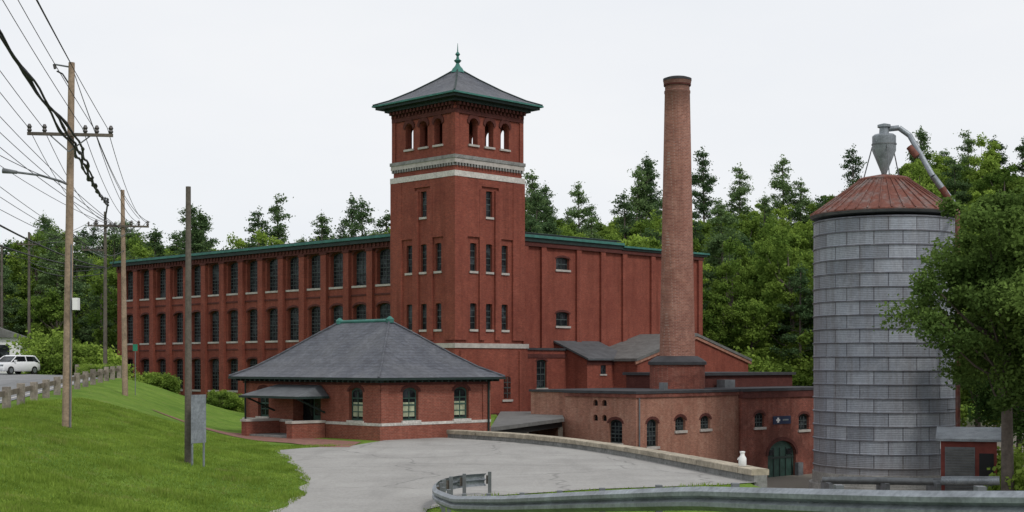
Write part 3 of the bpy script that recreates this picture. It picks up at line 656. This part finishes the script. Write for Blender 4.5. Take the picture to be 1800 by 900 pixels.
wire((at(190,100)[0],100,at(190,100,350)[2]),(P4x,115,at(185,115,385)[2]),.2,.06)
def far(px,py,d,end,ext=1.8): 
    q_=Vector(at(px,d,py)); e=Vector(end); return tuple(e+(q_-e)*ext)
T3=at(212,82,402); T4=at(184,115,400); T1=at(120,50,325); T4b=at(184,115,445)
for y0,r in((172,.016),(200,.016),(226,.016),(258,.013)): wire(T3,far(0,y0,60,T3),.8,r)
for y0,r in((300,.016),(318,.016),(340,.016)): wire(T4b,far(0,y0,70,T4b),.8,r)
for y0,r in((362,.045),(398,.04),(410,.014)): wire(at(184,115,470),far(0,y0,65,at(184,115,470)),.9,r)
wire(T1,far(0,262,44,T1),.2,.012)
for k in range(2): wire((at(184,115)[0],115,at(184,115,470+10*k)[2]),(at(51,145)[0],145,at(51,145,460+8*k)[2]),.6,.03)
wire(at(218,82,405),(P4x,115,at(184,115,470)[2]),.8,.03); wire(at(118,50,400),at(218,82,440),.6,.02)
ob=bpy.data.objects.new('power_lines',cu); cu.materials.append(M['wire']); S.collection.objects.link(ob)
# ------------------------------------------------------------ car
car=empty('parked_car',(-41.3,118,ground(-41.3,118)+.03),math.radians(68)); mb=MB()
def cyl(mb,x,y,z,r,w,k,n=20): mb.tube((x,y-w/2,z),(x,y+w/2,z),r,r,k,n)
def loft(secs,k):
    vs=[];fs=[]; n=len(secs[0])
    for s in secs: vs+=s
    for j in range(len(secs)-1):
        for i in range(n): fs.append((j*n+i,j*n+(i+1)%n,(j+1)*n+(i+1)%n,(j+1)*n+i))
    fs+=[tuple(range(n)),tuple((len(secs)-1)*n+i for i in range(n-1,-1,-1))]; mb.add(vs,fs,k)
def cs(x,w,z0,z1): return [(x,-w,z0+.1),(x,-w+.08,z0),(x,w-.08,z0),(x,w,z0+.1),(x,w,z1-.2),(x,w-.12,z1),(x,-w+.12,z1),(x,-w,z1-.2)]
loft([cs(-2.2,.74,.4,.78),cs(-2.1,.84,.28,.92),cs(-1.2,.9,.25,1.03),cs(0,.91,.25,1.06),cs(1.6,.9,.25,1.06),cs(2.15,.85,.3,1.0),cs(2.25,.76,.42,.9)],'carp')
vs=[(-1.25,-.8,1.0),(-1.25,.8,1.0),(2.1,.8,1.0),(2.1,-.8,1.0),(-.45,-.63,1.52),(-.45,.63,1.52),(1.7,.63,1.5),(1.7,-.63,1.5)]
mb.add(vs,[(0,1,5,4),(1,2,6,5),(2,3,7,6),(3,0,4,7),(4,5,6,7)],'glass')
vs=[(-.5,-.66,1.5),(-.5,.66,1.5),(1.75,.66,1.49),(1.75,-.66,1.49),(-.3,-.58,1.6),(-.3,.58,1.6),(1.6,.58,1.58),(1.6,-.58,1.58)]
mb.add(vs,[(0,1,5,4),(1,2,6,5),(2,3,7,6),(3,0,4,7),(4,5,6,7),(3,2,1,0)],'carp')
for s in(-1,1):
    mb.tube((-1.28,s*.8,1.02),(-.45,s*.64,1.53),.04,.04,'carp',6); mb.tube((2.1,s*.8,1.02),(1.7,s*.64,1.52),.06,.06,'carp',6); mb.tube((.55,s*.82,1.03),(.55,s*.64,1.53),.04,.04,'carp',6)
    for x in(-1.4,1.4): cyl(mb,x,s*.82,.34,.34,.22,'tyre'); cyl(mb,x,s*.93,.34,.2,.02,'galv',12)
    mb.box(-2.21,-2.05,s*.62-.14,s*.62+.14,.68,.82,'galv'); mb.box(-1.0,-.85,s*.95-.1,s*.95+.1,1.05,1.2,'carp')
mb.box(-2.235,-2.12,-.4,.4,.5,.72,'black')
mb.build('body',car,smooth=True)
wh=empty('white_house',(-52.6,139,3.2),.25); mb=MB(); mb.box(-4.5,4.5,0,8,-3.5,3.3,'whitep'); mb.prism([(-5,3.2),(5,3.2),(0,5.0)],Fm('R',0),-.4,8.4,'roofl')
for a in(-2.5,0,2.8): mb.box(a-.5,a+.5,-.04,-.005,1.1,2.5,'glass'); mb.box(a-.6,a+.6,-.06,-.004,1.0,1.1,'galvd')
mb.build('body',wh)
# ------------------------------------------------------------ vegetation
def arrays_mesh(name,V,Q,mi,tint,mats):
    me=bpy.data.meshes.new(name); me.vertices.add(len(V)); me.vertices.foreach_set('co',V.astype(np.float32).ravel())
    nf=len(Q); me.loops.add(nf*4); me.loops.foreach_set('vertex_index',Q.astype(np.int32).ravel())
    me.polygons.add(nf); me.polygons.foreach_set('loop_start',np.arange(0,nf*4,4,dtype=np.int32)); me.polygons.foreach_set('loop_total',np.full(nf,4,dtype=np.int32))
    for k in mats: me.materials.append(M[k])
    me.polygons.foreach_set('material_index',mi.astype(np.int32))
    at_=me.attributes.new('tint','FLOAT','POINT'); at_.data.foreach_set('value',tint.astype(np.float32))
    me.update(calc_edges=True); return me
def quads(C,size,up=0.0,asp=1.0):
    n=len(C); nrm=rng.normal(size=(n,3)); nrm[:,2]=np.abs(nrm[:,2])+up; nrm/=np.linalg.norm(nrm,axis=1)[:,None]
    r=rng.normal(size=(n,3)); u=np.cross(nrm,r); u/=np.linalg.norm(u,axis=1)[:,None]; w=np.cross(nrm,u)
    s=size*rng.uniform(.6,1.3,(n,1)); u=u*s; w=w*s*asp
    return np.stack([C-u*.5-w*.15,C-u*.05-w*.5,C+u*.5+w*.1,C+u*.1+w*.5],1).reshape(-1,3)
def tubeQ(p0,p1,r0,r1,n=6):
    p0=Vector(p0);p1=Vector(p1);d=(p1-p0).normalized();u=d.orthogonal().normalized();w=d.cross(u)
    V=[]
    for p,r in((p0,r0),(p1,r1)):
        for i in range(n):
            t=2*math.pi*i/n; V.append(p+u*r*math.cos(t)+w*r*math.sin(t))
    return np.array([tuple(v) for v in V]),np.array([(i,(i+1)%n,(i+1)%n+n,i+n) for i in range(n)])
def asm(name,LV,tint,tubes,mats):
    V=[LV]; n=len(LV); Q=[np.arange(n).reshape(-1,4)]; mi=[np.zeros(n//4)]; T=[tint]
    for tv,tq in tubes: Q.append(tq+n); V.append(tv); n+=len(tv); mi.append(np.ones(len(tq))); T.append(np.zeros(len(tv)))
    return arrays_mesh(name,np.concatenate(V),np.concatenate(Q),np.concatenate(mi),np.concatenate(T),mats)
def decid(name,H,R,ncl,nl,ls,mat='leaf',low=.22,cr=(.75,1.35),hollow=.35):
    cz=H*(.5+low/2); hz=H*(1-low)/2; cl=[];tb=[]; ph=rng.uniform(0,6)
    for i in range(ncl):
        while True:
            p=rng.normal(size=3); p/=np.linalg.norm(p); rr=rng.uniform(hollow,1.0)**.5
            if p[2]>-.8: break
        wob=1+.28*math.sin(3*math.atan2(p[1],p[0])+ph)+.12*math.sin(5*p[2]+ph)
        cl.append((p[0]*R*rr*wob,p[1]*R*rr*wob,cz+p[2]*hz*rr*(1+.1*math.sin(4*p[0]+ph)), rng.uniform(*cr)))
    Cs=[];Ts=[]
    for x,y,z,r in cl:
        q_=rng.normal(size=(nl,3)); q_/=np.linalg.norm(q_,axis=1)[:,None]; q_*=(rng.uniform(.05,1,(nl,1))**.6)*r*rng.uniform(.8,1.25,(1,3)); q_[:,2]*=.75
        q_+=rng.normal(size=(nl,3))*.14*r
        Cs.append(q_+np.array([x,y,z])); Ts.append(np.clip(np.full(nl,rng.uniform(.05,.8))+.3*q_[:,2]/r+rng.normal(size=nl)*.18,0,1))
    C=np.concatenate(Cs); T=np.repeat(np.concatenate(Ts),4)
    tr=H*.018
    tb.append(tubeQ((0,0,-1),(.1,0,H*.45),tr*1.2,tr*.8,8)); tb.append(tubeQ((.1,0,H*.45),(0,.1,H*.85),tr*.8,tr*.2,6))
    for i in range(0,ncl,3):
        x,y,z,r=cl[i]; z0=max(H*.2,min(z-1.2,H*.7)*.85); m_=(x*.45+rng.normal()*.2,y*.45+rng.normal()*.2,z0+(z-z0)*.35)
        tb.append(tubeQ((.05,0,z0),m_,tr*.3,tr*.18,5)); tb.append(tubeQ(m_,(x*.9,y*.9,z-.1),tr*.18,tr*.06,5))
    return asm(name,quads(C,ls,.3),T,tb,[mat,'bark'])
def pine(name,H,R,ls):
    Cs=[];Ts=[];tb=[tubeQ((0,0,-1),(0,0,H*.97),H*.015,H*.004,7)]
    z=H*.3
    while z<H*.96:
        f=(z-H*.3)/(H*.7); Rz=R*(1-f*.82)
        for b_ in range(rng.integers(1,5)):
            a=rng.uniform(0,6.28); L=Rz*rng.uniform(.35,1.15); zz=z+rng.uniform(-.4,.4); e=np.array([math.cos(a)*L,math.sin(a)*L,zz+L*rng.uniform(.1,.5)])
            tb.append(tubeQ((0,0,zz),tuple(e),.05,.015,4))
            for tt in ((.6,.85,1.0) if L>1.2 else (.6,1.0)):
                n=60; c0=np.array([0,0,zz])+tt*(e-np.array([0,0,zz]))+rng.normal(size=3)*.15
                p=rng.normal(size=(n,3))*np.array([.38,.38,.17])*rng.uniform(.8,1.3)+c0; p[:,2]+=.12
                Cs.append(p); Ts.append(np.clip(rng.uniform(.1,.7)+rng.normal(size=n)*.18,0,1))
        z+=rng.uniform(.4,.95)
    p=rng.normal(size=(60,3))*np.array([.2,.2,.5])+np.array([0,0,H*.97]); Cs.append(p); Ts.append(rng.uniform(.2,.8,60))
    C=np.concatenate(Cs); return asm(name,quads(C,ls,.6),np.repeat(np.concatenate(Ts),4),tb,['pine','bark'])
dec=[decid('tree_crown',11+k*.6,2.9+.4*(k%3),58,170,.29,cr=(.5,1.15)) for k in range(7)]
pin=[pine('pine_crown',15+k,3.4,.27) for k in range(5)]
fr=empty('forest')
def put(me,x,y,s,par,name,zs=1.0,dz=-.2):
    o=bpy.data.objects.new(name,me); o.location=(x,y,ground(x,y)+dz); o.rotation_euler=(random.uniform(-.05,.05),random.uniform(-.05,.05),random.uniform(0,6.28)); o.scale=(s,s,s*zs); S.collection.objects.link(o)
    if par: o.parent=par
    return o
def inmill(x,y,mg=4):
    dx,dy=x+4.2,y-105; u=(dx+dy)*.7071; v=(dy-dx)*.7071
    return -8<u<32.2+mg and -10<v<L1+mg
y=134
while y<250:
    x=-.44*y-6
    while x<.46*y+8:
        X=x+random.uniform(-2.0,2.0);Y=y+random.uniform(-2.0,2.0)
        ok=not inmill(X,Y)
        if X<8 and Y<146: ok=False
        if Y<160 and rX(Y)-16<X<rX(Y)+3: ok=False
        if X<-44 and Y<151: ok=False
        if ok:
            pf=.24 if X<25 else .07
            if random.random()<pf: put(random.choice(pin),X,Y,random.uniform(.7,1.0),fr,'pine')
            else: put(random.choice(dec),X,Y,random.uniform(.68,1.06),fr,'deciduous',random.uniform(.9,1.1))
        x+=4.9
    y+=4.9
for px,d,ty in((490,215,345),(455,210,368),(335,190,352),(350,195,366),(620,215,345),(640,205,350),(560,212,372),(1135,225,272),(1112,222,290),(1150,226,285),(1240,228,262),(1300,230,290),(1380,232,274),(925,205,300),(955,215,322),(150,185,400),(245,195,405),(1500,235,258),(1610,235,224),(1700,238,230),(1745,238,240),(1790,238,242),(1020,225,320)):
    x,y_=at(px,d); g_=ground(x,y_); Hh=CZ+(640-ty)/2500*d-g_; k=random.randrange(5); s_=max(.8,min(1.45,Hh/(15+k))); put(pin[k],x,y_,min(1.0,s_),fr,'pine',zs=max(1,s_/min(1.0,s_)))
bush=[decid('bush_crown',3.0,1.7,20,150,.22,low=-.1,cr=(.5,.85)) for _ in range(2)]
def shrub(px,d,s,zs=1,par=None): x,y_=at(px,d); return put(random.choice(bush),x,y_,s,par,'shrub',zs)
ug=empty('undergrowth')
for i in range(60): shrub(random.uniform(1235,1440),random.uniform(128,142),random.uniform(.8,1.6),par=ug)
for i in range(60): shrub(random.uniform(75,200),random.uniform(120,148),random.uniform(.7,1.4),par=ug)
for i in range(16): shrub(random.uniform(370,428),random.uniform(106,110),.5,.9,par=ug)
for i in range(16): shrub(random.uniform(245,300),random.uniform(112,118),.55,.9,par=ug)
for i in range(18): shrub(random.uniform(150,205),random.uniform(103,112),.45,.8,par=ug)
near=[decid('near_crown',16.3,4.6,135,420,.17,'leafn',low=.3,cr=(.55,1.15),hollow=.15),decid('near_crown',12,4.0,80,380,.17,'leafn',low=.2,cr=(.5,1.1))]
for px,d,s,k,rz in((1772,68.5,1.0,0,1.9),(1890,66,1.05,0,2.5),(1850,80,1.1,1,1)):
    x,y_=at(px,d); o=put(near[k],x,y_,s,None,'maple_tree'); o.rotation_euler=(0,0,rz)
shrub(1790,74,1.2); shrub(1830,69,1.2)
for px,d in((1720,100),(1790,104),(1840,98),(1660,112),(1500,120),(1560,124),(1750,120)):
    x,y_=at(px,d); put(random.choice(dec),x,y_,1.0,fr,'deciduous')
pts=[]
while len(pts)<125000:
    n=4000; Y=17+53*rng.uniform(0,1,n)**1.35; X=rng.uniform(-21,-5,n)
    for x,y_ in zip(X,Y):
        if x/y_<-.37: continue
        if rX(y_)+.2<x<eX(y_)+.18: pts.append((x,y_))
for _ in range(9000):
    y_=rng.uniform(36.5,44.5); x=rng.uniform(-2.3,7)
    if x>dR(y_)-.1: pts.append((x,y_))
for _ in range(5000):
    y_=rng.uniform(62,66.5); x=rng.uniform(-12,-7)
    if x<dL(y_)+.1: pts.append((x,y_))
pts=np.array(pts); Z=np.array([ground(a,b_) for a,b_ in pts]); n=len(pts)
ang=rng.uniform(0,6.28,n); hh=rng.uniform(.02,.075,n)*(1+1.0*(np.sin(pts[:,0]*1.3)*np.sin(pts[:,1]*.9)>.4)); 
nearrail=np.array([abs(a-rX(b_))<1.2 for a,b_ in pts]); hh=hh*np.where(nearrail,1.5,1.0)
w=rng.uniform(.008,.022,n); dx=np.cos(ang)*w;dy=np.sin(ang)*w; lx=rng.normal(size=n)*.03;ly=rng.normal(size=n)*.03
V=np.stack([np.stack([pts[:,0]-dx,pts[:,1]-dy,Z-.01],1),np.stack([pts[:,0]+dx,pts[:,1]+dy,Z-.01],1),np.stack([pts[:,0]+lx+dx*.2,pts[:,1]+ly+dy*.2,Z+hh],1),np.stack([pts[:,0]+lx-dx*.2,pts[:,1]+ly-dy*.2,Z+hh],1)],1).reshape(-1,3)
me=arrays_mesh('grass',V,np.arange(4*n).reshape(-1,4),np.zeros(n),np.repeat(rng.uniform(0,1,n),4),['blade']); S.collection.objects.link(bpy.data.objects.new('grass',me))
# ------------------------------------------------------------ light
el=math.radians(48); az=math.radians(142)
w=bpy.data.worlds.new("World"); S.world=w; w.use_nodes=True; nt=w.node_tree; bg=nt.nodes['Background']
sky=N(nt,'ShaderNodeTexSky',sky_type='NISHITA'); sky.sun_disc=False; sky.sun_elevation=el; sky.sun_rotation=az
nt.links.new(sky.outputs[0],bg.inputs[0]); bg.inputs[1].default_value=.08
b2=N(nt,'ShaderNodeBackground'); tc=N(nt,'ShaderNodeTexCoord'); mp=N(nt,'ShaderNodeMapping'); mp.inputs['Scale'].default_value=(1,1,3); nt.links.new(tc.outputs['Generated'],mp.inputs[0])
cc=mixc(nt,ramp(nt,noise(nt,mp.outputs[0],1.6,5,.55),.3,.7),(.84,.875,.93),(.95,.96,.98)); nt.links.new(cc,b2.inputs[0]); b2.inputs[1].default_value=1.0
mx=N(nt,'ShaderNodeMixShader'); mx.inputs[0].default_value=.92; nt.links.new(bg.outputs[0],mx.inputs[1]); nt.links.new(b2.outputs[0],mx.inputs[2]); nt.links.new(mx.outputs[0],nt.nodes['World Output'].inputs[0])
sl_=bpy.data.lights.new('sun','SUN'); sl_.energy=1.5; sl_.angle=math.radians(11); sl_.color=(1,.96,.9); so=bpy.data.objects.new('sun',sl_); S.collection.objects.link(so)
d=Vector((math.sin(az)*math.cos(el),math.cos(az)*math.cos(el),math.sin(el))); so.rotation_euler=d.to_track_quat('Z','Y').to_euler()
S.view_settings.view_transform='Standard'; S.view_settings.look='None'; S.view_settings.exposure=0
cam=bpy.data.cameras.new('camera'); cam.lens=50; cam.sensor_width=36; cam.shift_y=190/1800; cam.clip_end=4000; cam.clip_start=.1
co=bpy.data.objects.new('camera',cam); co.location=(0,0,CZ); co.rotation_euler=(math.radians(90),0,0); S.collection.objects.link(co); S.camera=co
